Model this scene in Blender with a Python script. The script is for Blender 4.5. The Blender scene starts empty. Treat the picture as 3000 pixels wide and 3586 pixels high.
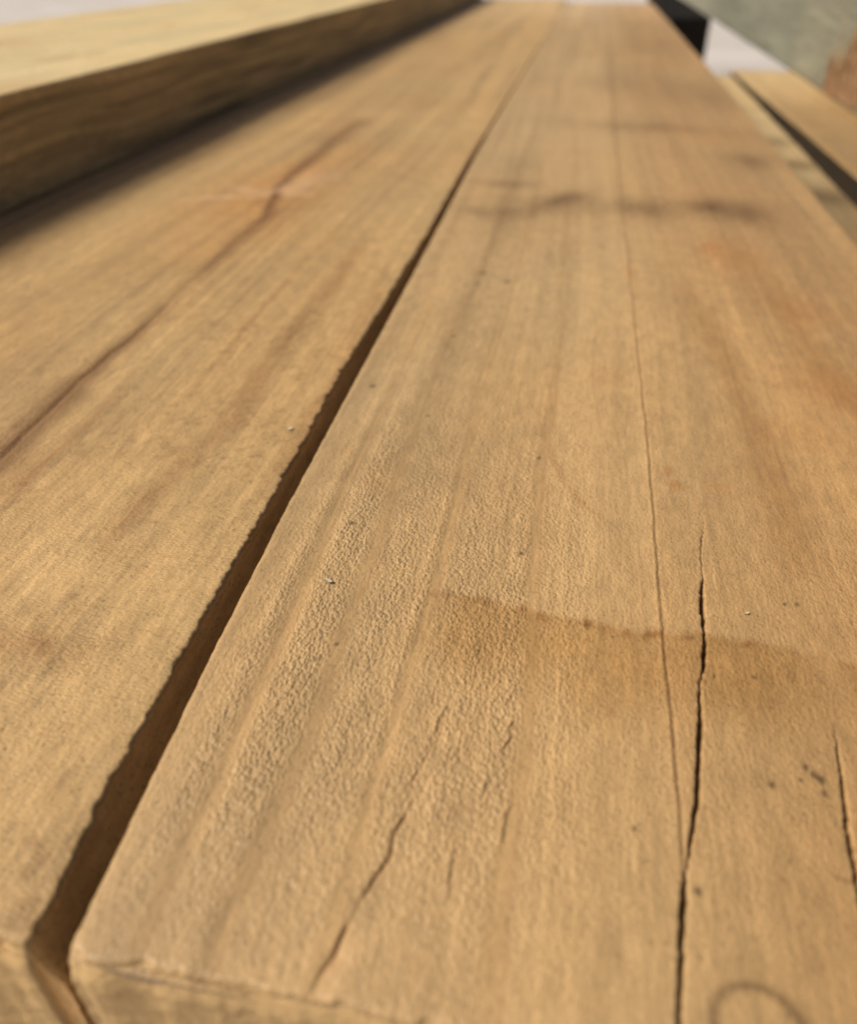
import bpy, math, random
import numpy as np

# ------------------------------------------------------------------ camera, light, exposure
H = 0.115                                   # lens height above the top of the middle plank (metres)
FPX, CX, CY = 2780.0, 1500.0, 1793.0        # measured from the vanishing points of the planks
PITCH = math.atan(1988 / FPX)
YAW = math.atan(600 / math.hypot(1988, FPX))
scn = bpy.context.scene
cam = bpy.data.cameras.new("camera")
cam_ob = bpy.data.objects.new("camera", cam)
scn.collection.objects.link(cam_ob)
cam_ob.location = (0, 0, H)
cam_ob.rotation_euler = (math.pi / 2 - PITCH, 0, YAW)
cam.sensor_width = 36
cam.lens = FPX / 3586 * 36
cam.clip_start = 0.005
cam.clip_end = 2000
cam.dof.use_dof = True
cam.dof.focus_distance = 0.178
cam.dof.aperture_fstop = cam.lens / 2.75
scn.camera = cam_ob

SUN = np.array((-1.0, -0.22, 1.10)); SUN /= np.linalg.norm(SUN)
world = bpy.data.worlds.new("World"); scn.world = world
world.use_nodes = True
wn = world.node_tree
bg = wn.nodes["Background"]
sky = wn.nodes.new("ShaderNodeTexSky")
sky.sky_type = 'NISHITA'
sky.sun_disc = False
sky.sun_elevation = math.asin(SUN[2])
sky.sun_rotation = math.atan2(SUN[0], SUN[1])
sky.dust_density = 7.0
sky.air_density = 0.7
sky.ozone_density = 0.3
wn.links.new(sky.outputs[0], bg.inputs[0])
bg.inputs[1].default_value = 0.05
sun = bpy.data.lights.new("sun", 'SUN')
sun.energy = 2.5
sun.angle = math.radians(25)
sun.color = (1.0, 0.96, 0.86)
sun_ob = bpy.data.objects.new("sun", sun)
scn.collection.objects.link(sun_ob)
sun_ob.rotation_euler = (math.acos(SUN[2]), 0, math.atan2(SUN[1], SUN[0]) + math.pi / 2)
scn.view_settings.view_transform = 'Standard'
scn.view_settings.look = 'None'
scn.view_settings.exposure = 0.42
scn.view_settings.gamma = 1.0

# ------------------------------------------------------------------ helpers
def at(x, y, Z=0.0):
    """point of the photograph (3000 px wide) -> plank coordinates on the plane Z"""
    a, b = (x - CX) / FPX, -(y - CY) / FPX
    sp, cp, sy, cy = math.sin(PITCH), math.cos(PITCH), math.sin(YAW), math.cos(YAW)
    d = (-sy * cp + a * cy - b * sy * sp, cy * cp + a * sy + b * cy * sp, -sp + b * cp)
    t = (Z - H) / d[2]
    return d[0] * t, d[1] * t

OV = 3000 / 1757.0
def line(pts, Z=0.0, along='y'):
    """polyline measured on the overview -> sorted arrays for np.interp"""
    q = np.array([at(x * OV, y * OV, Z) for x, y in pts])
    k = q[:, 1] if along == 'y' else q[:, 0]
    o = np.argsort(k)
    return (q[o, 1], q[o, 0]) if along == 'y' else (q[o, 0], q[o, 1])

def vnoise(x, y, seed=0):
    xi, yi = np.floor(x), np.floor(y)
    fx, fy = x - xi, y - yi
    fx = fx * fx * fx * (fx * (fx * 6 - 15) + 10); fy = fy * fy * fy * (fy * (fy * 6 - 15) + 10)
    xi = xi.astype(np.int64); yi = yi.astype(np.int64)
    def h(a, b):
        n = (a * 374761393 + b * 668265263 + seed * 974711 + 1013) & 0xFFFFFFFF
        n = ((n ^ (n >> 13)) * 1274126177) & 0xFFFFFFFF
        n = ((n ^ (n >> 16)) * 2246822519) & 0xFFFFFFFF
        return ((n ^ (n >> 15)) & 0xFFFF) / 65535.0
    a, b, c, d = h(xi, yi), h(xi + 1, yi), h(xi, yi + 1), h(xi + 1, yi + 1)
    return (a + (b - a) * fx) * (1 - fy) + (c + (d - c) * fx) * fy

def fbm(x, y, seed=0, o=4):
    v = 0; amp = 1; tot = 0
    for k in range(o):
        v = v + amp * vnoise(x * 2 ** k, y * 2 ** k, seed + 17 * k); tot += amp; amp *= .55
    return v / tot

def sm(a, b, x):
    t = np.clip((x - a) / (b - a), 0, 1)
    return t * t * (3 - 2 * t)

def gauss(d, w):
    return np.exp(-(d / w) ** 2)

def rows(y0, y1, h, fac=0.8, lo=0.00035):
    r = [y0, y0 + .00008, y0 + .0002, y0 + .0004, y0 + .0007]
    y = y0 + .001
    while y < y1 - .002:
        r.append(y); y += max(lo, fac * (h * h + y * y) / h / 794)
    return np.array(r + [y1 - .0015, y1 - .0005, y1])

def tag(o, label=None, cat=None, group=None, kind=None):
    if label: o['label'] = label
    if cat: o['category'] = cat
    if group: o['group'] = group
    if kind: o['kind'] = kind
    return o

def mesh_obj(name, V, Fq, mat, parent=None, attrs=None, extra=None, smooth=True):
    me = bpy.data.meshes.new(name)
    Fq = np.asarray(Fq, dtype=np.int32)
    nf, ex = len(Fq), extra or []
    me.vertices.add(len(V)); me.vertices.foreach_set('co', np.asarray(V, np.float32).ravel())
    tot = Fq.size + sum(len(e) for e in ex)
    me.loops.add(tot)
    me.loops.foreach_set('vertex_index', np.concatenate([Fq.ravel()] + [np.asarray(e, np.int32) for e in ex]))
    me.polygons.add(nf + len(ex))
    st = list(range(0, Fq.size, 4)); cur = Fq.size
    for e in ex:
        st.append(cur); cur += len(e)
    me.polygons.foreach_set('loop_start', np.array(st, np.int32))
    me.polygons.foreach_set('use_smooth', np.array([smooth] * nf + [False] * len(ex)))
    me.update(calc_edges=True); me.validate()
    for k, arr in (attrs or {}).items():
        if arr.ndim == 2:
            a = me.attributes.new(k, 'FLOAT_COLOR', 'POINT')
            c = np.ones((len(arr), 4), np.float32); c[:, :3] = arr
            a.data.foreach_set('color', c.ravel())
        else:
            a = me.attributes.new(k, 'FLOAT', 'POINT'); a.data.foreach_set('value', arr.astype(np.float32))
    me.materials.append(mat)
    o = bpy.data.objects.new(name, me)
    scn.collection.objects.link(o)
    if parent: o.parent = parent
    return o

# ------------------------------------------------------------------ materials
def nodes(name):
    m = bpy.data.materials.new(name); m.use_nodes = True
    nt = m.node_tree
    return m, nt, nt.nodes, nt.links, nt.nodes["Principled BSDF"]

def wood_material(name, rough=0.52, spec=0.45, fibre=1.0, hammer=1.0, grit=1.0, relief=.00031, cross=False, flecks=.14, sheen=.10):
    m, nt, N, L, P = nodes(name)
    tc = N.new("ShaderNodeTexCoord")
    col = N.new("ShaderNodeAttribute"); col.attribute_name = "tint"
    msk = N.new("ShaderNodeAttribute"); msk.attribute_name = "hammered"
    def mapping(sx, sy, sz, rz=0.0):
        n = N.new("ShaderNodeMapping"); n.inputs['Scale'].default_value = (sx, sy, sz)
        n.inputs['Rotation'].default_value = (0, 0, rz)
        L.new(tc.outputs['Object'], n.inputs['Vector']); return n.outputs[0]
    def noise(vec, scale, det=3, rgh=.6):
        n = N.new("ShaderNodeTexNoise"); n.inputs['Scale'].default_value = scale
        n.inputs['Detail'].default_value = det; n.inputs['Roughness'].default_value = rgh
        L.new(vec, n.inputs['Vector']); return n.outputs['Fac']
    def math_(op, a, b, clamp=False):
        n = N.new("ShaderNodeMath"); n.operation = op; n.use_clamp = clamp
        for i, v in enumerate((a, b)):
            if isinstance(v, (int, float)): n.inputs[i].default_value = v
            else: L.new(v, n.inputs[i])
        return n.outputs[0]
    def ramp(v, a, b, c, d):
        n = N.new("ShaderNodeMapRange"); L.new(v, n.inputs[0])
        for i, q in enumerate((a, b, c, d)): n.inputs[i + 1].default_value = q
        return n.outputs[0]
    # colour: vertex tint x fine fibres x pores
    fib = noise(mapping(1, .12, 1), 900, 4, .65)
    pores = noise(mapping(1, .55, 1, .12), 1500, 2, .5)
    k1 = ramp(fib, .25, .75, 1 - .17 * fibre, 1 + .17 * fibre)
    k2 = ramp(pores, .57, .74, 1.0, 1 - .30 * grit)
    blot = ramp(noise(mapping(1, .5, 1), 190, 6, .75), .3, .7, .86, 1.13)
    fleck = ramp(noise(mapping(1, .10, 1, -.06), 1300, 2, .45), .64, .74, 1.0, 1 - flecks)
    specks = ramp(noise(mapping(1, .8, 1), 1100, 1, .5), .70, .77, 1.0, .58)
    fleck = math_('MULTIPLY', fleck, specks)
    dust = ramp(noise(mapping(.8, 1, 1, .4), 1250, 1, .5), .72, .80, 1.0, 1.4)
    fleck = math_('MULTIPLY', fleck, dust)
    k = math_('MULTIPLY', math_('MULTIPLY', math_('MULTIPLY', k1, k2), blot), fleck)
    mul = N.new("ShaderNodeVectorMath"); mul.operation = 'SCALE'
    L.new(col.outputs['Color'], mul.inputs[0]); L.new(k, mul.inputs['Scale'])
    L.new(mul.outputs[0], P.inputs['Base Color'])
    P.inputs['Roughness'].default_value = rough
    P.inputs['Specular IOR Level'].default_value = spec
    P.inputs['Sheen Weight'].default_value = sheen; P.inputs['Sheen Roughness'].default_value = .35
    P.inputs['Sheen Tint'].default_value = (1, .9, .72, 1)
    # relief: hammered saw texture where the mask says so, fibres everywhere
    warp = N.new("ShaderNodeTexNoise"); warp.inputs['Scale'].default_value = 700; warp.inputs['Detail'].default_value = 1
    L.new(tc.outputs['Object'], warp.inputs['Vector'])
    wadd = N.new("ShaderNodeVectorMath"); wadd.operation = 'MULTIPLY_ADD'
    L.new(warp.outputs['Color'], wadd.inputs[0]); wadd.inputs[1].default_value = (.0009,) * 3
    L.new(tc.outputs['Object'], wadd.inputs[2])
    mp = N.new("ShaderNodeMapping"); mp.inputs['Scale'].default_value = (.6, 1.0, .3) if cross else (1.0, .62, .3); mp.inputs['Rotation'].default_value = (0, 0, .25)
    L.new(wadd.outputs[0], mp.inputs['Vector'])
    vo = N.new("ShaderNodeTexVoronoi"); vo.feature = 'SMOOTH_F1'; vo.inputs['Scale'].default_value = 1450
    vo.inputs['Smoothness'].default_value = .35
    L.new(mp.outputs[0], vo.inputs['Vector'])
    cells = math_('SUBTRACT', 1.0, vo.outputs['Distance'])
    big = noise(mapping(.55, 1, .3, .1) if cross else mapping(1, .6, .3, .2), 400 if cross else 520, 4, .62)
    hm = math_('MULTIPLY', math_('ADD', cells, math_('MULTIPLY', big, .45)), msk.outputs['Fac'])
    fine = noise(mapping(.5, 1, .6, .1) if cross else mapping(1, .45, .6, .15), 1500, 3, .6)
    fuzz = noise(mapping(1, .16, 1, .85), 1500, 2, .5)
    fine = math_('ADD', fine, math_('MULTIPLY', fuzz, .8))
    hgt = math_('ADD', math_('MULTIPLY', hm, hammer), math_('ADD', math_('MULTIPLY', fib, .10 * fibre), math_('MULTIPLY', fine, .16 * grit)))
    bp = N.new("ShaderNodeBump"); bp.inputs['Strength'].default_value = 1.0; bp.inputs['Distance'].default_value = relief
    L.new(hgt, bp.inputs['Height']); L.new(bp.outputs[0], P.inputs['Normal'])
    return m

def end_material(name, base, cx, cz, dark=.55):
    m, nt, N, L, P = nodes(name)
    tc = N.new("ShaderNodeTexCoord")
    mp = N.new("ShaderNodeMapping"); mp.inputs['Location'].default_value = (-cx, 0, -cz); mp.inputs['Scale'].default_value = (1, .05, 1)
    L.new(tc.outputs['Object'], mp.inputs['Vector'])
    wv = N.new("ShaderNodeTexWave"); wv.wave_type = 'RINGS'; wv.rings_direction = 'Y'
    wv.inputs['Scale'].default_value = 26; wv.inputs['Distortion'].default_value = 2.5; wv.inputs['Detail'].default_value = 2
    wv.inputs['Detail Scale'].default_value = 1.4
    L.new(mp.outputs[0], wv.inputs['Vector'])
    nz = N.new("ShaderNodeTexNoise"); nz.inputs['Scale'].default_value = 240; nz.inputs['Detail'].default_value = 6; nz.inputs['Roughness'].default_value = .7
    L.new(tc.outputs['Object'], nz.inputs['Vector'])
    mx = N.new("ShaderNodeMix"); mx.data_type = 'RGBA'
    mx.inputs[6].default_value = (*[c * dark for c in base], 1); mx.inputs[7].default_value = (*base, 1)
    add = N.new("ShaderNodeMath"); add.operation = 'MULTIPLY_ADD'; add.inputs[1].default_value = .5
    sc = N.new("ShaderNodeMapRange"); sc.inputs[1].default_value = .3; sc.inputs[2].default_value = .7; sc.inputs[3].default_value = .35; sc.inputs[4].default_value = .65
    L.new(nz.outputs['Fac'], sc.inputs[0])
    L.new(wv.outputs['Fac'], add.inputs[0]); L.new(sc.outputs[0], add.inputs[2])
    L.new(add.outputs[0], mx.inputs[0]); L.new(mx.outputs[2], P.inputs['Base Color'])
    P.inputs['Roughness'].default_value = .8; P.inputs['Specular IOR Level'].default_value = .2
    n2 = N.new("ShaderNodeTexNoise"); n2.inputs['Scale'].default_value = 420; n2.inputs['Detail'].default_value = 4
    L.new(tc.outputs['Object'], n2.inputs['Vector'])
    bp = N.new("ShaderNodeBump"); bp.inputs['Distance'].default_value = .0005; L.new(n2.outputs['Fac'], bp.inputs['Height'])
    L.new(bp.outputs[0], P.inputs['Normal'])
    return m

M_MID = wood_material("planed_softwood")
M_SAWN = wood_material("sawn_softwood", rough=.62, hammer=.75, grit=1.2, cross=True, flecks=.10)
M_GREY = wood_material("weathered_wood", rough=.8, spec=.2, fibre=.8, hammer=.5, flecks=.04, sheen=0)
M_DARK = wood_material("dark_stained_wood", rough=.95, spec=.05, sheen=0)
M_END_MID = end_material("middle_end_grain", (.61, .40, .185), .06, -.075, .84)
M_END_SIDE = end_material("side_end_grain", (.61, .40, .18), -.17, -.06, .84)
M_END_GREY = end_material("grey_end_grain", (.22, .18, .12), .36, -.15, .5)

# ------------------------------------------------------------------ plank builder
def plank(name, mat, y0, y1, xl, xr, ztop, thick, ncol, surface, hrow, fac=.8, rad=(.0012, .0012),
          chip=(0., 0.), seed=1, lo=.00035, sideshade=.93, nside=26, endr=.0010, lean=None, sidecon=(.62, .72)):
    """Tube of cross-sections. xl/xr: functions of Y.  surface(X, Y) -> (dz, tint(n,3), hammered)"""
    Y = rows(y0, y1, hrow, fac, lo)
    n = len(Y)
    s = np.linspace(0, 1, ncol)
    s = np.unique(np.concatenate([s, [.0005, .001, .0018, .003, .9995, .999, .9982, .997]]))
    ncol = len(s)
    L0, R0 = xl(Y), xr(Y)
    def jag(seed, amp):
        j = (fbm(Y * 420, Y * 0 + seed, seed, 4) - .5) * 2
        j2 = np.maximum(0, fbm(Y * 130, Y * 0 + 3.3, seed + 5, 4) - .53) * 3.0
        return amp * (j * .6 - j2)
    Lj, Rj = L0 - jag(seed, chip[0]), R0 + jag(seed + 9, chip[1])
    X = Lj[:, None] + s[None, :] * (Rj - Lj)[:, None]
    YY = np.repeat(Y[:, None], ncol, 1)
    dz, tint, ham = surface(X, YY)
    dl, dr = X - Lj[:, None], Rj[:, None] - X
    def rnd(d, r): 
        q = np.clip(d, 0, r)
        return r - np.sqrt(np.maximum(r * r - (r - q) ** 2, 0))
    de = YY - y0
    Z = ztop + dz - rnd(dl, rad[0]) - rnd(dr, rad[1]) - rnd(de - .0012 * np.maximum(0, fbm(X * 130, X * 0, 77, 4) - .5) * 3, endr) - rnd(y1 - YY, .0015)
    # wavy sawn end
    wav = (fbm(X * 90, X * 0 + 5, seed + 40, 4) - .5) * .0022
    YD = YY + wav * np.exp(-de / .004)
    top = np.stack([X, YD, Z], 2)
    # sides
    t = np.linspace(0, 1, nside + 1)[1:] ** 1.8
    def side(Xe, X0, Ze, outward, sd):
        d = t[None, :] * (thick + (Ze - ztop)[:, None])
        k = np.exp(-d / .0022)
        bl = lean(Y)[:, None] * sm(0, .011, d) if (lean is not None and outward > 0) else 0
        x = X0[:, None] + bl + (Xe - X0)[:, None] * k + outward * (fbm(Y[:, None] * 160, d * 500, sd, 3) - .5) * .0007
        z = Ze[:, None] - d
        return np.stack([x, np.repeat((YD[:, -1] if outward > 0 else YD[:, 0])[:, None], nside, 1), z], 2)
    rs = side(Rj, R0, Z[:, -1], 1, seed + 3)
    ls = side(Lj, L0, Z[:, 0], -1, seed + 4)[:, ::-1]
    ring = np.concatenate([top, rs, ls], 1)
    m = ring.shape[1]
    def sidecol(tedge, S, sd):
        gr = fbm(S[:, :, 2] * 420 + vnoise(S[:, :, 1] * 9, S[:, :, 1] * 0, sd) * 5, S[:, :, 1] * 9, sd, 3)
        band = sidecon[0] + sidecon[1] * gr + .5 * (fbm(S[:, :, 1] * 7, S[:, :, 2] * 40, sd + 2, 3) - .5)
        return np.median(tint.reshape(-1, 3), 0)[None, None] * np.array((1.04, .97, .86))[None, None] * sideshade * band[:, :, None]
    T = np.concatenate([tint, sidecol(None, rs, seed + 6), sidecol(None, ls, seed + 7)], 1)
    Hm = np.concatenate([ham, np.full(rs.shape[:2], .5), np.full(ls.shape[:2], .5)], 1)
    idx = np.arange(n * m).reshape(n, m)
    nx = np.roll(idx, -1, 1)
    q = np.stack([idx[:-1], nx[:-1], nx[1:], idx[1:]], 2).reshape(-1, 4)
    o = mesh_obj(name, ring.reshape(-1, 3), q, mat, None, {'tint': T.reshape(-1, 3), 'hammered': Hm.ravel()},
                 [list(idx[0][::-1]), list(idx[-1])])
    # near-end outline for the end-grain part
    o_top = np.stack([X[0], YD[0], Z[0]], 1)
    return o, o_top

def end_grain(parent, outline, zbot, mat, seed=1, step=3, nz=40, proud=.0011, back=.003):
    P = outline[::step]
    u = np.linspace(0, 1, nz)
    X = np.repeat(P[:, 0][:, None], nz, 1)
    # keep the cap just inside the body's outline
    cx = (P[0, 0] + P[-1, 0]) / 2
    X = cx + (X - cx) * .9985
    Z = (P[:, 2] - .0003)[:, None] * (1 - u) + (zbot + .0004) * u
    Y = np.repeat(P[:, 1][:, None], nz, 1) - proud * sm(0, .08, u)[None, :]
    Y = Y + (fbm(X * 300, Z * 300, seed, 4) - .5) * .0006 + (fbm(X * 40, Z * 900, seed + 1, 2) - .5) * .0003
    n, m = X.shape
    fr = np.stack([X, Y, Z], 2); bk = np.stack([X, np.repeat(P[:, 1][:, None], nz, 1) + back, Z], 2)
    V = np.concatenate([fr.reshape(-1, 3), bk.reshape(-1, 3)])
    a = np.arange(n * m).reshape(n, m)
    qs = [np.stack([a[:-1, :-1], a[:-1, 1:], a[1:, 1:], a[1:, :-1]], 2).reshape(-1, 4)]
    b = a + n * m
    qs.append(np.stack([b[:-1, :-1], b[1:, :-1], b[1:, 1:], b[:-1, 1:]], 2).reshape(-1, 4))
    for e, f in ((a[0], b[0]), (a[-1], b[-1]), (a[:, 0], b[:, 0]), (a[:, -1], b[:, -1])):
        qs.append(np.stack([e[:-1], e[1:], f[1:], f[:-1]], 1))
    return mesh_obj('end_grain', V, np.concatenate(qs), mat, parent)

def const(v):
    return lambda Y: np.full_like(Y, v)

def base_tint(X, Y, col, seed, streak=1.0):
    """colour of the wood: streaks of growth rings along the board and large soft blotches"""
    drift = (vnoise(Y * 3, Y * 0, seed) - .5) * .012 + (vnoise(Y * 11, Y * 0 + 7, seed + 1) - .5) * .004
    xs = X + drift
    a = fbm(xs * 75, Y * 2.2, seed + 2, 3) - .5
    b = fbm(xs * 300, Y * 6, seed + 3, 3) - .5
    c = fbm(X * 28, Y * 22, seed + 4, 4) - .5
    e = fbm(xs * 760, Y * 7, seed + 6, 2) - .5
    w = streak * (.36 * a + .28 * b + .18 * e) + .20 * c
    hue = fbm(X * 20, Y * 9, seed + 5, 3) - .5
    t = np.array(col)[None, None] * (1 + w)[:, :, None]
    t = t * (1 + hue[:, :, None] * np.array((.05, -.04, -.14))[None, None])
    return t

def stain(t, mask, colour):
    m = np.clip(mask, 0, 1)[:, :, None]
    return t * (1 - m) + np.array(colour)[None, None] * m
def darken(t, mask, mulc):
    m = np.clip(mask, 0, 1)[:, :, None]
    return t * (1 - m + m * np.array(mulc)[None, None])

def spot(X, Y, px, rx, ry, Z=0., seed=3):
    x0, y0 = at(px[0] * OV, px[1] * OV, Z)
    wob = (fbm(X * 900, Y * 700, seed, 2) - .5) * .9
    return np.clip(1.25 - np.sqrt(((X - x0) / rx) ** 2 + ((Y - y0) / ry) ** 2) + wob * .6, 0, 1)

# ------------------------------------------------------------------ ground
def make_ground():
    m, nt, N, L, P = nodes("pale_concrete")
    tc = N.new("ShaderNodeTexCoord")
    nz = N.new("ShaderNodeTexNoise"); nz.inputs['Scale'].default_value = 2.5; nz.inputs['Detail'].default_value = 8
    L.new(tc.outputs['Object'], nz.inputs['Vector'])
    cr = N.new("ShaderNodeValToRGB")
    cr.color_ramp.elements[0].position = .3; cr.color_ramp.elements[0].color = (.50, .45, .405, 1)
    cr.color_ramp.elements[1].position = .7; cr.color_ramp.elements[1].color = (.62, .565, .515, 1)
    L.new(nz.outputs['Fac'], cr.inputs[0]); L.new(cr.outputs[0], P.inputs['Base Color'])
    P.inputs['Roughness'].default_value = .9
    me = bpy.data.meshes.new("ground")
    R = 600
    me.from_pydata([(-R, -R, -.3005), (R, -R, -.3005), (R, R, -.3005), (-R, R, -.3005)], [], [(0, 1, 2, 3)])
    me.materials.append(m)
    o = bpy.data.objects.new("ground", me); scn.collection.objects.link(o)
    tag(o, kind='structure')
make_ground()

GROUP = "planks of the timber stack"
Y0 = .045

# ------------------------------------------------------------------ middle plank
aL = line([(135, 1945), (440, 1330), (600, 1010), (830, 590), (900, 460), (1000, 270), (1130, 70)])
aLy = np.array([.045, .10, .16, .31, .405, .65, 1.46, 2.31]); aLx = np.array([-.0598, -.0622, -.0638, -.0650, -.0659, -.0690, -.0692, -.069])
aRy = np.array([.045, .41, .69, 1.12, 2.31]); aRx = np.array([.1335, .1337, .1345, .138, .138])
CR1 = line([(1438, 1070), (1437, 1150), (1441, 1230), (1444, 1330), (1437, 1400), (1438, 1480), (1432, 1540), (1430, 1620), (1418, 1700), (1409, 1780), (1400, 1870), (1395, 1970), (1390, 2100), (1388, 2160)])
CR2 = line([(1703, 1460), (1716, 1550), (1727, 1620), (1740, 1690), (1752, 1760), (1764, 1840), (1778, 1950)])
SEAM = line([(1250, 120), (1255, 190), (1262, 280), (1272, 400), (1285, 500), (1300, 640), (1312, 760), (1325, 880), (1335, 990), (1343, 1090), (1352, 1200), (1360, 1300), (1368, 1400), (1376, 1480), (1385, 1570), (1392, 1660), (1400, 1780)])
SPL = line([(945, 1410), (925, 1440), (905, 1480), (880, 1540), (855, 1590), (830, 1660), (800, 1740), (765, 1800), (745, 1840), (720, 1890), (690, 1960), (640, 2030), (600, 2085), (560, 2140)])
FIB = [line([(1058, 1465), (1044, 1510), (1028, 1562)]), line([(1012, 1585), (1000, 1600), (985, 1640)]), line([(925, 1440), (905, 1470), (880, 1530)]),
       line([(1050, 1640), (1035, 1690), (1025, 1740)]), line([(930, 1730), (925, 1790), (915, 1850)])]
RINGS = [line(p) for p in (
    [(900, 520), (870, 640), (800, 800), (700, 1010), (620, 1210), (540, 1390), (450, 1600), (350, 1800), (280, 1950)],
    [(985, 560), (940, 640), (870, 810), (810, 1000), (760, 1150), (700, 1300), (640, 1500), (560, 1680), (470, 1880)],
    [(1075, 480), (1060, 560), (1020, 680), (985, 790), (950, 950), (930, 1050), (895, 1180), (850, 1330), (800, 1520), (740, 1700)],
    [(1150, 560), (1130, 830), (1105, 1000), (1092, 1200), (1088, 1400), (1062, 1620), (1030, 1800)])]
LIGHT, BROWN = (1.20, 1.20, 1.18), (.74, .64, .52)
FAN = [(line(p), w, a, c) for p, w, a, c in (
    ([(1395, 490), (1450, 590), (1530, 700), (1610, 820), (1690, 960), (1780, 1100)], .006, .7, LIGHT),
    ([(1350, 490), (1410, 600), (1480, 730), (1545, 880), (1610, 1060), (1650, 1200)], .005, .55, BROWN),
    ([(1500, 480), (1590, 600), (1690, 760), (1780, 880)], .006, .6, BROWN),
    ([(1290, 490), (1340, 640), (1380, 800), (1400, 950)], .004, .3, LIGHT),
    ([(1150, 700), (1120, 820), (1100, 900)], .003, .4, BROWN),
    ([(1085, 1540), (1095, 1640), (1085, 1800), (1065, 1920)], .0016, .8, BROWN),
    ([(1060, 1980), (1075, 1900)], .003, .3, BROWN))]
BANDS = RINGS + [line([(1200, 500), (1180, 700), (1160, 900), (1150, 1100)]), line([(1010, 470), (950, 600), (900, 740), (850, 880)])]
CATH = line([(1108, 870), (1150, 980), (1200, 1040), (1290, 1100)])
BAND = line([(860, 1203), (900, 1210), (1000, 1228), (1060, 1242), (1150, 1262), (1260, 1285), (1340, 1296), (1450, 1300), (1530, 1315), (1620, 1330), (1757, 1362), (1800, 1372)], along='x')

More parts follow.
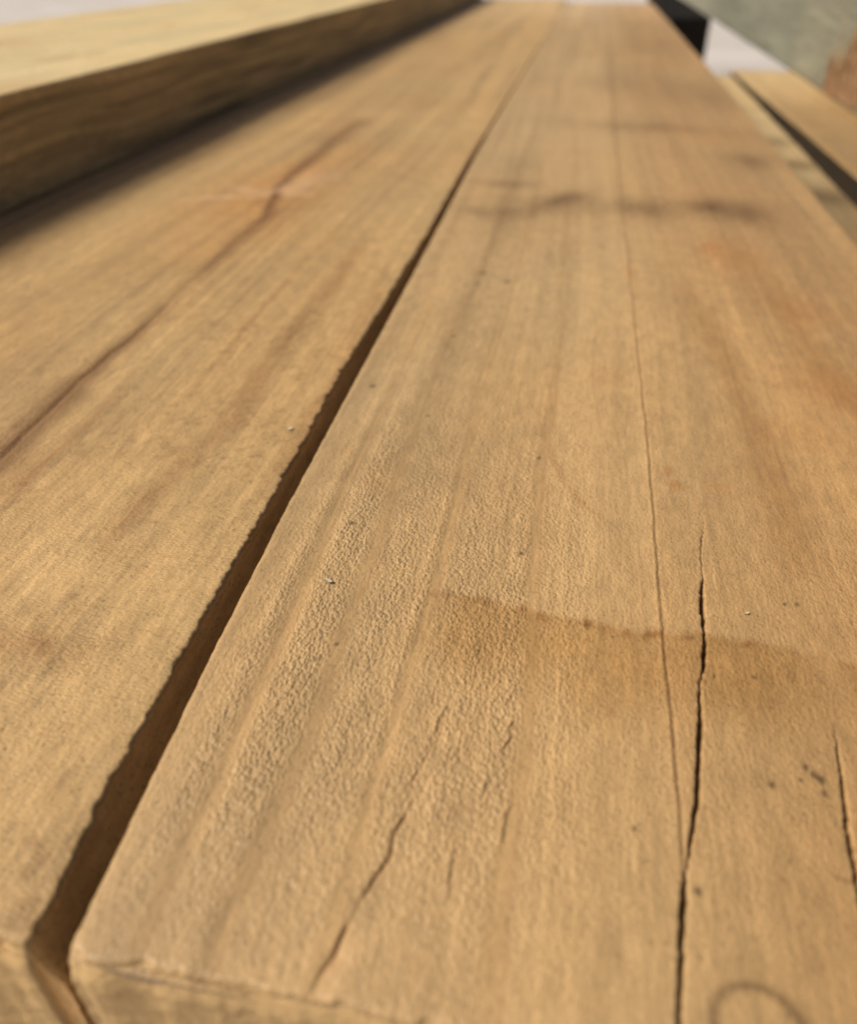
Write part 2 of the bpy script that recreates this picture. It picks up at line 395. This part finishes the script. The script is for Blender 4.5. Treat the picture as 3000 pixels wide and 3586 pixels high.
def mid_surface(X, Y):
    t = base_tint(X, Y, (.486, .309, .137), 11, .8)
    Xn = sm(.005, .075, X)
    t = t * (1 + Xn[:, :, None] * np.array((-.12, -.19, -.27))[None, None])
    dz = (fbm(X * 30, Y * 8, 3, 3) - .5) * .0006
    # ring strips: alternating hammered and smooth bands, edges follow the grain
    strip = np.zeros_like(X)
    for k, (yy, xx) in enumerate(RINGS):
        wob = (vnoise(Y * 60, Y * 0, 60 + k) - .5) * .0006
        d = X - np.interp(Y, yy, xx) - wob
        fade = sm(.035, .05, Y) * (1 - sm(.45, .80, Y))
        strip = np.maximum(strip, gauss(d, .0017) * fade)
        dz += -.00004 * sm(-.0016, .0010, d) * np.exp(-np.clip(d, 0, 1) / .006) * fade
        t = darken(t, gauss(d, .0016) * fade * .32, (.88, .82, .74))
        t = darken(t, gauss(d - .0012, .00045) * fade * .30, (.70, .60, .50))
        t = darken(t, gauss(d + .0030, .0016) * fade * .25, (1.08, 1.08, 1.10))
    # the wood between two ring lines keeps its own tone, with a crisp edge at each line
    for k, (yy, xx) in enumerate(BANDS):
        d = X - np.interp(Y, yy, xx) - (vnoise(Y * 60, Y * 0, 60 + k) - .5) * .0006
        fade = sm(.05, .07, Y) * (1 - sm(.55, .95, Y))
        t = t * (1 + ((.06, -.07, .07, -.06, .05, -.05)[k] * sm(-.0003, .0003, d) * np.exp(-np.clip(d, 0, 1) / .012) * fade)[:, :, None])
    # extra faint parallel rings
    rr = fbm((X + .02 * Y * X) * 260, Y * 2, 21, 2)
    ham = sm(-.064, -.050, X) * (1 - .75 * sm(-.004, .016, X)) * (1 - .92 * strip)
    ham = ham * (.35 + .65 * sm(.05, .085, Y)) * (1 - .85 * sm(.145, .29, Y))
    ham = ham * (.75 + .55 * fbm(X * 120, Y * 40, 31, 3)) * 1.2
    ham = ham * (1 - .3 * sm(.4, .65, rr))
    ham = np.clip(ham, 0, 1.4) + .12 + .10 * fbm(X * 60, Y * 60, 33, 2)
    # mark left by a bearer across the board: sharp far edge, fading towards the near end
    yb = np.interp(X, BAND[0], BAND[1]) + (fbm(X * 350, Y * 150, 41, 4) - .5) * .0024
    d = yb - Y
    gate = sm(-.030, -.010, X) * (1 - .75 * gauss(X - .059, .0055))
    inb = sm(-.0010, .0016, d) * (1 - sm(.010, .030, d + .012 * (fbm(X * 70, Y * 30, 42, 2) - .5))) * gate
    t = darken(t, inb * .88 * (.6 + 1.0 * fbm(X * 160, Y * 50, 43, 4)), (.84, .77, .63))
    t = darken(t, gauss(d - .0010, .0015) * gate * .9 * sm(.35, .8, fbm(X * 500, Y * 200, 44, 4)), (.58, .46, .34))
    t = darken(t, inb * sm(.66, .74, fbm(X * 1300, Y * 900, 45, 2)) * .35, (.65, .55, .45))
    dz += -.00004 * sm(0, .0012, d) * np.exp(-np.clip(d, 0, 1) / .02) * gate
    # old bearer marks farther up
    for (px, py, hw, hh, a, tilt) in ((1270, 426, 300, 13, .30, 0), (1040, 377, 80, 5, .35, 0), (1130, 418, 70, 10, .7, -.20), (1010, 434, 80, 7, .5, 0), (1180, 408, 40, 7, .35, -.1), (1320, 424, 55, 12, .6, 0), (1470, 424, 65, 10, .75, 0), (1520, 436, 60, 14, .6, .1),
                                      (1330, 262, 230, 6, .35, .02), (1480, 200, 120, 14, .35, 0), (1540, 330, 50, 10, .5, 0), (1290, 170, 160, 12, .18, 0), (1400, 90, 150, 8, .15, 0)):
        x0, y0 = at(px * OV, py * OV)
        x1, _ = at((px + hw) * OV, py * OV); _, y1 = at(px * OV, (py - hh) * OV)
        u = (X - x0) / (x1 - x0); v = .62 * (Y - y0) / (y1 - y0) + tilt * u * hw / hh + (fbm(X * 45, Y * 5, int(px), 3) - .5) * 1.1
        m = np.exp(-u ** 2 * 1.2 - v ** 2) * (.35 + 1.1 * fbm(X * 70, Y * 14, int(px) + 3, 3))
        t = darken(t, m * a * 1.45, (.50, .45, .38))
    # figure of the grain fanning out on the right half
    for k, (pts, wd, a, c) in enumerate(FAN):
        d = X - np.interp(Y, *pts); yy = pts[0]
        m = gauss(d, wd * (.8 + .5 * vnoise(Y * 30, Y * 0, 140 + k))) * sm(yy[0] - .01, yy[0] + .02, Y) * (1 - sm(yy[-1] - .12, yy[-1], Y))
        t = darken(t, m * a, c)
    # reddish flecks on the right half
    for px, rx, ry, a in (((1500, 525), .012, .03, .5), ((1455, 510), .005, .012, .7), ((1660, 640), .012, .02, .45), ((1700, 800), .012, .018, .5), ((1372, 965), .0016, .003, .8), ((1386, 995), .002, .003, .9), ((1476, 1000), .004, .004, .4),
                          ((1240, 770), .006, .012, .25), ((1290, 560), .003, .015, .35), ((775, 980), .0035, .008, .35), ((715, 925), .002, .003, .4), ((1640, 890), .012, .012, .3)):
        t = darken(t, spot(X, Y, px, rx * 1.2, ry, 0, 71) * a * .75, (.92, .70, .50))
    cat = X - np.interp(Y, CATH[0], CATH[1])
    t = darken(t, gauss(cat, .0012) * sm(CATH[0][0], CATH[0][0] + .01, Y) * (1 - sm(CATH[0][-1] - .02, CATH[0][-1], Y)) * .5, (.78, .66, .54))
    # wandering seam near the heart of the board
    sx = np.interp(Y, *SEAM) + (vnoise(Y * 120, Y * 0, 81) - .5) * .0004 + (vnoise(Y * 500, Y * 0, 82) - .5) * .00015
    fad = sm(.066, .078, Y)
    d = X - sx
    dz += -.00035 * gauss(d, .00035) * fad + .0002 * sm(-.0012, 0, d) * (1 - sm(0, .0003, d)) * fad
    t = darken(t, gauss(d, .00035 + .0006 * sm(.2, .8, Y)) * fad * .65, (.48, .40, .32))
    t = darken(t, gauss(d - .002, .0022) * fad * .22, (.80, .74, .66))
    # cracks
    def crack(C, wmax, depth, y_tip, tiplen, sd, edge=1.0, jit=1.0):
        cx = np.interp(Y, *C) + jit * ((vnoise(Y * 110, Y * 0, sd) - .5) * .0004 + (vnoise(Y * 900, Y * 0, sd + 1) - .5) * .00025)
        cx = cx + .0005 * jit * (np.floor(vnoise(Y * 75, Y * 0, sd + 2) * 3) - 1) * .35
        w = wmax * sm(0, tiplen, y_tip - Y) * (.25 + 1.2 * vnoise(Y * 150, Y * 0, sd + 3))
        d = np.abs(X - cx)
        g = 1 - sm(w * .35, w * .75 + .00015, d)
        g = np.where(w > 2e-5, g, 0)
        nonlocal dz, t
        dz = dz - depth * g * np.clip(w / wmax, 0, 1)
        t = darken(t, np.maximum(g, .0) * .75, (.42, .36, .30))
        t = darken(t, np.where(X > cx, gauss(X - cx - w, .0008), 0) * .25 * edge * sm(0, tiplen, y_tip - Y), (1.15, 1.15, 1.18))  # right lip of the crack painted lighter, as if lit from the left
    crack(CR1, .00049, .003, CR1[0][-1] + .006, .05, 91)
    crack(CR2, .00042, .003, CR2[0][-1], .022, 95)
    sp = np.interp(Y, *SPL) + (vnoise(Y * 240, Y * 0, 101) - .5) * .0012
    d = X - sp
    w = sm(0, .045, SPL[0][-1] - Y)
    brk = sm(.30, .5, vnoise(Y * 260, Y * 0, 102)) * .85 + .15
    dz += -.0005 * gauss(d, .00032) * w * brk - .00025 * sm(-.0003, .0003, d) * np.exp(-np.clip(d, 0, 1) / .004) * w
    t = darken(t, gauss(d, .0004) * w * brk * .6, (.58, .45, .35))
    t = darken(t, gauss(d - .0022, .0016) * (1 - sm(.051, .056, Y)) * .6, (1.22, 1.20, 1.25))
    for k, C in enumerate(FIB):
        d = X - np.interp(Y, *C) - (vnoise(Y * 400, Y * 0, 110 + k) - .5) * .0005
        m = sm(C[0][0] - .001, C[0][0] + .003, Y) * (1 - sm(C[0][-1] - .003, C[0][-1] + .001, Y))
        dz += (.00020 * gauss(d + .0004, .0004) - .00014 * gauss(d - .0003, .0003)) * m
        t = darken(t, gauss(d - .0003, .0004) * m * .25, (.65, .55, .45))
    # grit specks
    for px, r in (((990, 560), .0011), ((1040, 577), .0009), ((980, 582), .0006), ((953, 586), .0006), ((765, 792), .0008), ((722, 1072), .00045), ((1068, 1136), .00045), ((1608, 1240), .0003), ((1582, 1610), .0004),
                  ((1633, 1240), .0003), ((878, 853), .0004), ((1650, 1575), .0004), ((1670, 1590), .0005), ((1682, 1600), .0005), ((1690, 1628), .0004), ((1640, 1600), .0003), ((1105, 940), .0004), ((690, 1320), .0003), ((650, 1350), .00035), ((1430, 1830), .0004),
                  ((1064, 55), .010), ((930, 690), .0005), ((1545, 1390), .0003), ((1300, 1700), .0003)):
        t = darken(t, spot(X, Y, px, r * (1.7 if r < .005 else 1), r * (2.2 if r < .005 else 3), 0, 131) * .85, (.22, .22, .22))
    # pencil loop and smear at the near right
    cxp, cyp = at(1556 * OV, 2110 * OV)
    rr_ = np.sqrt(((X - cxp) / .0058) ** 2 + ((Y - cyp) / .0052) ** 2)
    t = darken(t, gauss(rr_ - 1, .14) * .75, (.38, .36, .34))
    ax, ay = at(1730 * OV, 1806 * OV)
    t = darken(t, gauss(Y - ay + (X - ax) * .25, .0005) * sm(ax - .003, ax, X) * .6, (.45, .42, .38))
    pale = sm(1.25, 2.3, Y + .3 * (fbm(X * 18, Y * 3, 401, 3) - .5))  # far end tinted lighter, standing in for the bright light there
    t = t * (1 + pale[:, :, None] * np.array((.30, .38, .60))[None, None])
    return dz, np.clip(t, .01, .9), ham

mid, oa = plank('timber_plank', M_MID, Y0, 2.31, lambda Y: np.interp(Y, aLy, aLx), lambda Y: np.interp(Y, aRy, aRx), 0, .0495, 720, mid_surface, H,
                rad=(.0014, .0015), chip=(.00025, .0006), seed=4, lo=.00032, sideshade=.16)  # side colour made very dark to deepen the shade in the gap
tag(mid, "wide tan plank in the middle with long open cracks along its right half", "plank", GROUP)
end_grain(mid, oa, -.0495, M_END_MID, 5, 2, 50)

# ------------------------------------------------------------------ left neighbour of the middle plank
bRy = np.array([.045, .06, .085, .12, .18, .24, .29, .39, .55, .8, 1.13, 2.45]); bRx = np.array([-.0652, -.0664, -.0672, -.0679, -.0686, -.0699, -.0695, -.0690, -.0708, -.0699, -.0697, -.0694])
VEIN = line([(-60, 1000), (0, 940), (60, 885), (130, 818), (200, 748), (270, 690), (330, 640), (400, 570), (470, 508), (550, 440), (572, 385), (600, 358), (650, 318), (700, 275), (765, 232)])
STREAKS = [line(p) for p in ([(0, 1045), (60, 985), (150, 900), (300, 740)], [(200, 1135), (330, 1000), (480, 870), (560, 740), (640, 640), (760, 480)], [(560, 1000), (640, 860), (720, 700), (800, 540)], [(400, 800), (520, 650), (640, 520), (720, 440)])]

def left_surface(X, Y):
    mott = fbm(X * 150, Y * 110, 240, 4) - .5
    t = base_tint(X, Y, (.470, .290, .116), 201, 1.05)
    t = t * (1 + .16 * mott)[:, :, None]
    dz = (fbm(X * 25, Y * 10, 203, 3) - .5) * .0008 + mott * .0004 * (1 - sm(.3, .5, Y))
    # saw marks across
    ham = .32 + .55 * fbm(X * 45, Y * 60, 205, 3) * (1 - .7 * sm(.2, .5, Y))
    v = np.interp(Y, *VEIN) + (vnoise(Y * 90, Y * 0, 207) - .5) * .0018
    d = X - v
    inn = sm(VEIN[0][0] - .01, VEIN[0][0], Y) * (1 - sm(VEIN[0][-1] - .06, VEIN[0][-1], Y))
    w = (.0011 + .0016 * fbm(Y * 40, Y * 0, 208, 2)) * 1.25 * (1.7 + 2.6 * (1 - sm(.14, .25, Y)) + 2.6 * sm(.42, .7, Y))
    yv = lambda a, b: at(a * OV, b * OV)[1]
    inn = inn * (1 - .3 * sm(yv(270, 690), yv(330, 640), Y) * (1 - sm(yv(520, 470), yv(556, 436), Y)))
    gapk = 1 - .75 * gauss(Y - at(380 * OV, 590 * OV)[1], .03) 
    t = darken(t, gauss(d, w) * inn * gapk * (.92 - .25 * sm(.3, .7, Y)), (.42, .33, .25))
    t = darken(t, np.where(d > 0, gauss(d, .005), gauss(d, .003)) * inn * .25, (.85, .76, .64))
    dz -= .0005 * gauss(d, .001) * inn
    for k, S in enumerate(STREAKS):
        d = X - np.interp(Y, *S) - (vnoise(Y * 50, Y * 0, 210 + k) - .5) * .003
        inn2 = sm(S[0][0] - .01, S[0][0] + .02, Y) * (1 - sm(S[0][-1] - .05, S[0][-1] + .02, Y))
        t = darken(t, gauss(d, (.0014, .0040, .003, .002)[k]) * inn2 * (.8, .55, .5, .45)[k] * (.4 + fbm(X * 300, Y * 40, 216, 2)), (.66, .54, .44))
    # knot with pale and orange figure round it
    kx, ky = at(566 * OV, 400 * OV)
    rk = np.sqrt(((X - kx) / .03) ** 2 + ((Y - ky) / .10) ** 2)
    t = darken(t, np.exp(-rk ** 2) * 1.1 * (.4 + .9 * fbm(X * 60, Y * 18, 221, 3)), (1.0, .80, .56))
    ray = np.zeros_like(X)
    for (dx, dy, wv) in ((-.034, .012, .006), (.022, .01, .006), (-.05, -.02, .005), (.02, .07, .012)):
        n = math.hypot(dx, dy); u = ((X - kx) * dx + (Y - ky) * dy) / n; p = (-(X - kx) * dy + (Y - ky) * dx) / n
        p = p + (fbm(X * 200, Y * 60, 222, 2) - .5) * .006
        ray = np.maximum(ray, gauss(p, wv) * sm(.0, .006, u) * (1 - sm(n * .6, n * 1.1, u)))
    t = stain(t, ray * .5 * (.4 + fbm(X * 120, Y * 30, 224, 3)), (.66, .42, .23))
    t = darken(t, spot(X, Y, (566, 400), .0022, .010, 0, 223) * .8, (.40, .28, .22))
    # pale cross marks
    for py, w, a in ((222, .025, .4), (250, .02, .25), (1235, .007, .35), (1180, .005, .2)):
        yc = at(500 * OV, py * OV)[1] + (X + .12) * .12
        t = darken(t, gauss(Y - yc + (fbm(X * 60, Y * 40, 232, 3) - .5) * w * 2, w) * a * (.4 + 1.2 * fbm(X * 90, Y * 60, 233, 3)), (1.28, 1.28, 1.30))
    yc = at(120 * OV, 1330 * OV)[1]
    t = darken(t, gauss(Y - yc + (fbm(X * 120, Y * 30, 225, 2) - .5) * .006, .005) * sm(-.075, -.10, X) * .8 * (.3 + fbm(X * 200, Y * 150, 226, 2)), (.70, .60, .50))
    t = darken(t, sm(.70, .78, vnoise(X * 500, Y * 420, 227)) * sm(.4, .7, fbm(X * 50, Y * 40, 228, 2)) * .35 * (1 - sm(.25, .4, Y)), (.6, .5, .42))
    t = darken(t, sm(.70, .80, fbm(X * 130, Y * 900, 229, 3)) * sm(.45, .65, fbm(X * 60, Y * 60, 230, 2)) * .30 * (1 - sm(.12, .25, Y)), (.65, .5, .36))
    for px, r in (((595, 880), .0008), ((440, 1235), .0006)):
        t = darken(t, spot(X, Y, px, r, r * 1.5, 0, 231) * .8, (1.35, 1.3, 1.3) if px[0] == 595 else (.3, .3, .3))
    pale = sm(1.25, 2.3, Y + .3 * (fbm(X * 18, Y * 3, 401, 3) - .5))  # brightness of the far end is put into the wood colour
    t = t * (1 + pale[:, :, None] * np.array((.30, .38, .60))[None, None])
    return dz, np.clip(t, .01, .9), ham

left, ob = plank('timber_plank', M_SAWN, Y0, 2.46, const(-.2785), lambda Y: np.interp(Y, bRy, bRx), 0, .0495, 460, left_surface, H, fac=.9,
                 rad=(.001, .0009), chip=(.0004, .0011), seed=24, lo=.00036, sideshade=1.5, lean=lambda Y: np.clip(.58 * (np.interp(Y, aLy, aLx) - np.interp(Y, bRy, bRx)) - .0004, 0, .0036))  # side colour raised so the face looks lit inside the gap
tag(left, "tan plank with a dark brown vein and knot beside the long open gap", "plank", GROUP)
end_grain(left, ob, -.0495, M_END_SIDE, 25, 2, 50)

# ------------------------------------------------------------------ plank under the raised one, raised plank
def plain(col, seed, streak=1.0, extra=None, Zp=0.0):
    def f(X, Y):
        t = base_tint(X, Y, col, seed, streak)
        dz = (fbm(X * 25, Y * 9, seed + 1, 3) - .5) * .0008
        ham = .25 + .4 * fbm(X * 40, Y * 40, seed + 2, 2)
        if extra: t = extra(X, Y, t)
        return dz, np.clip(t, .008, .95), ham
    return f

under, o = plank('timber_plank', M_SAWN, Y0, 2.46, const(-.482), const(-.2805), 0, .0495, 120, plain((.44, .27, .12), 301), H, fac=1.6, lo=.001, seed=31, chip=(.0003, .0005))
tag(under, "tan plank mostly hidden under the raised plank at the upper left", "plank", GROUP)
end_grain(under, o, -.0495, M_END_SIDE, 35, 1, 20)

def raised_extra(X, Y, t):
    t = darken(t, sm(.55, .8, fbm(X * 45, Y * 14, 313, 3)) * .5, (.78, .66, .52))
    return t
raised, o = plank('timber_plank', M_SAWN, .10, 2.46, lambda Y: np.full_like(Y, -.558), lambda Y: -.2925 + (vnoise(Y * 4, Y * 0, 317) - .5) * .003, .0525, .052, 260,
                  plain((.68, .515, .255), 311, .7, raised_extra), .0625, fac=.8, lo=.0005, rad=(.0015, .0015), chip=(.0005, .0007), seed=33, sideshade=.60, nside=60, sidecon=(.25, 1.5))  # side colour lowered: shade of the side face is painted in
tag(raised, "thick pale plank lying on top of the stack at the upper left", "plank", GROUP)
end_grain(raised, o, .0005, M_END_SIDE, 36, 1, 30)

# ------------------------------------------------------------------ lower layer on the right
def lower_extra(X, Y, t):
    Z = -.05
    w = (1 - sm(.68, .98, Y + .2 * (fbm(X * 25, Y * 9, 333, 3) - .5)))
    t = darken(t, w * .9, (.42, .38, .32))  # near part darkened in colour to stand in for shade
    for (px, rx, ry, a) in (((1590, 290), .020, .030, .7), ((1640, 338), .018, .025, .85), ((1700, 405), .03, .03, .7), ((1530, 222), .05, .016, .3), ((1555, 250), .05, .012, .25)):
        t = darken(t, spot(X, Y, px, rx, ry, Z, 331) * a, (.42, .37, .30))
    return t
low, o = plank('timber_plank', M_SAWN, .30, 1.45, const(.035), lambda Y: np.interp(Y, [.3, .76, 1.45], [.216, .216, .221]), -.0503, .0498, 200,
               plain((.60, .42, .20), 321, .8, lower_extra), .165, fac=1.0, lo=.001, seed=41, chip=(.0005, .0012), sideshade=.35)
tag(low, "sunlit short plank one layer lower, along the right edge of the middle plank", "plank", GROUP)
end_grain(low, o, -.1, M_END_SIDE, 42, 1, 20)

def outer_extra(X, Y, t):
    return darken(t, (1 - sm(.95, 1.42, Y + .2 * (fbm(X * 25, Y * 7, 343, 3) - .5))) * .95, (.62, .55, .46))  # shade towards the near end is put into the colour
outer, o = plank('timber_plank', M_SAWN, .30, 1.52, lambda Y: np.interp(Y, [.3, .76, 1.52], [.243, .2415, .230]), const(.455), -.0503, .0498, 160,
                 plain((.56, .38, .18), 341, .8, outer_extra), .165, fac=1.0, lo=.001, seed=43, chip=(.0008, .0005), sideshade=.08)  # nearly black side colour paints the shade of the gap beside it
tag(outer, "short lower plank at the right, carrying the grey weathered board", "plank", GROUP)
end_grain(outer, o, -.1, M_END_SIDE, 44, 1, 20)

for yb in (.42, 1.25):
    br, o = plank('timber_bearer', M_SAWN, -.52, .47, const(-yb - .09), const(-yb), -.1006, .1995, 40, plain((.35, .24, .12), 371, .8), .3, fac=1.5, lo=.004, seed=51)
    br.rotation_euler = (0, 0, -math.pi / 2)
    tag(br, "rough timber bearer lying across under the planks, " + ("nearer the camera" if yb < 1 else "farther from the camera"), "bearer", "bearers under the timber stack")

# ------------------------------------------------------------------ grey weathered board on edge and dark beam
def grey_extra(X, Y, t):
    return t
grey, o = plank('weathered_board', M_GREY, .95, 3.7, const(.3205), const(.368), .125, .1745, 60,
                plain((.238, .243, .198), 351, .35), .165, fac=.6, lo=.002, seed=47, chip=(.0006, .0006), sideshade=1.0, nside=90)
tag(grey, "grey weathered board standing on edge at the upper right", "board")
end_grain(grey, o, -.0495, M_END_GREY, 48, 1, 80)

beam, o = plank('dark_timber', M_DARK, 1.85, 2.75, const(.15), const(.2235), 0, .3, 50,
                plain((.018, .016, .014), 361, .5), H, fac=1.0, lo=.002, seed=49, sideshade=1.0)
tag(beam, "black stained beam lying past the lower planks, below the grey board", "timber")

# torn rust-brown fibres on the grey board's lower edge
def torn_fibres(parent):
    rnd = random.Random(5)
    V, Q = [], []
    for k in range(260):
        y = 1.10 + .180 * rnd.random() ** .8
        top = -.05 + .015 + .080 * (1.285 - y) / .2 + rnd.gauss(0, .028)
        z0 = -.049 + rnd.random() * .01
        ln = max(.012, (top - z0) * rnd.uniform(.45, 1.0)); z0 = z0 + rnd.random() * max(0, top - z0 - ln)
        w = rnd.uniform(.0015, .0035); dx = rnd.uniform(.001, .008); lean = rnd.gauss(0, .10)
        b = len(V)
        for i in range(4):
            u = i / 3; ww = w * (1 - .8 * u * u)
            x = .3200 - dx * (.4 + .9 * u * u); yy = y + lean * ln * u
            V += [(x - ww * .5, yy, z0 + ln * u), (x + ww * .2, yy - ww * .6, z0 + ln * u), (x + ww * .2, yy + ww * .6, z0 + ln * u), (x + ww * .5, yy, z0 + ln * u)]
        for i in range(3):
            for a, c in ((0, 1), (1, 3), (3, 2), (2, 0)):
                Q.append((b + 4 * i + a, b + 4 * i + c, b + 4 * i + 4 + c, b + 4 * i + 4 + a))
        Q += [(b, b + 2, b + 3, b + 1), (b + 12, b + 13, b + 15, b + 14)]
    m, nt, N, L, P = nodes("rust_brown_fibre")
    tc = N.new("ShaderNodeTexCoord")
    mp = N.new("ShaderNodeMapping"); mp.inputs['Scale'].default_value = (1, 1, .1); L.new(tc.outputs['Object'], mp.inputs['Vector'])
    nz = N.new("ShaderNodeTexNoise"); nz.inputs['Scale'].default_value = 320; L.new(mp.outputs[0], nz.inputs['Vector'])
    cr = N.new("ShaderNodeValToRGB"); cr.color_ramp.elements[0].position = .35; cr.color_ramp.elements[0].color = (.20, .10, .045, 1)
    cr.color_ramp.elements[1].position = .68; cr.color_ramp.elements[1].color = (.52, .34, .18, 1)
    L.new(nz.outputs['Fac'], cr.inputs[0]); L.new(cr.outputs[0], P.inputs['Base Color']); P.inputs['Roughness'].default_value = .9
    f = mesh_obj('torn_fibres', V, Q, m, parent, smooth=False)
    tag(f, "torn rust-brown wood fibres along the lower edge of the grey board")
torn_fibres(grey)

# ------------------------------------------------------------------ small loose bits
def chip_obj(px, ln, wd, rot, label, seed, col):
    x, y = at(px[0] * OV, px[1] * OV)
    m, nt, N, L, P = nodes("pale_shaving")
    nz = N.new("ShaderNodeTexNoise"); nz.inputs['Scale'].default_value = 900
    cr = N.new("ShaderNodeValToRGB"); cr.color_ramp.elements[0].color = (*[c * .7 for c in col], 1); cr.color_ramp.elements[1].color = (*col, 1)
    tc = N.new("ShaderNodeTexCoord"); L.new(tc.outputs['Object'], nz.inputs['Vector'])
    L.new(nz.outputs['Fac'], cr.inputs[0]); L.new(cr.outputs[0], P.inputs['Base Color']); P.inputs['Roughness'].default_value = .6
    n, k = 12, 5
    V = []
    for lay in (0, 1):
        for i in range(n):
            u = i / (n - 1)
            w = wd * math.sin(math.pi * min(.97, max(.05, u))) ** .7 * (1 + .25 * math.sin(9 * u + seed))
            for j in range(k):
                v = j / (k - 1) - .5
                V.append((ln * (u - .5), w * v, .00022 + .00025 * u * u + .0003 * v * v - lay * .00010))
    V = np.array(V)
    c, s = math.cos(rot), math.sin(rot)
    V = np.stack([V[:, 0] * c - V[:, 1] * s, V[:, 0] * s + V[:, 1] * c, V[:, 2]], 1)
    a = np.arange(n * k).reshape(n, k); b = a + n * k
    qs = [np.stack([a[:-1, :-1], a[1:, :-1], a[1:, 1:], a[:-1, 1:]], 2).reshape(-1, 4), np.stack([b[:-1, :-1], b[:-1, 1:], b[1:, 1:], b[1:, :-1]], 2).reshape(-1, 4)]
    for e, f in ((a[0], b[0]), (a[-1], b[-1]), (a[:, 0], b[:, 0]), (a[:, -1], b[:, -1])):
        qs.append(np.stack([e[:-1], e[1:], f[1:], f[:-1]], 1))
    o = mesh_obj('wood_flake', V, np.concatenate(qs), m)
    o.location = (x, y, .0001)
    return tag(o, label, "flake")
chip_obj((674, 1193), .0022, .0010, -.55, "tiny pale wood flake lying on the middle plank", 1, (.60, .51, .38))

chip_obj((1530, 1260), .0011, .0006, .5, "tiny yellow wood flake to the right of the long open crack", 3, (.58, .45, .25))
chip_obj((595, 881), .0016, .0011, 1.1, "tiny whitish wood flake on the left plank, next to the ragged gap edge", 4, (.60, .52, .38))
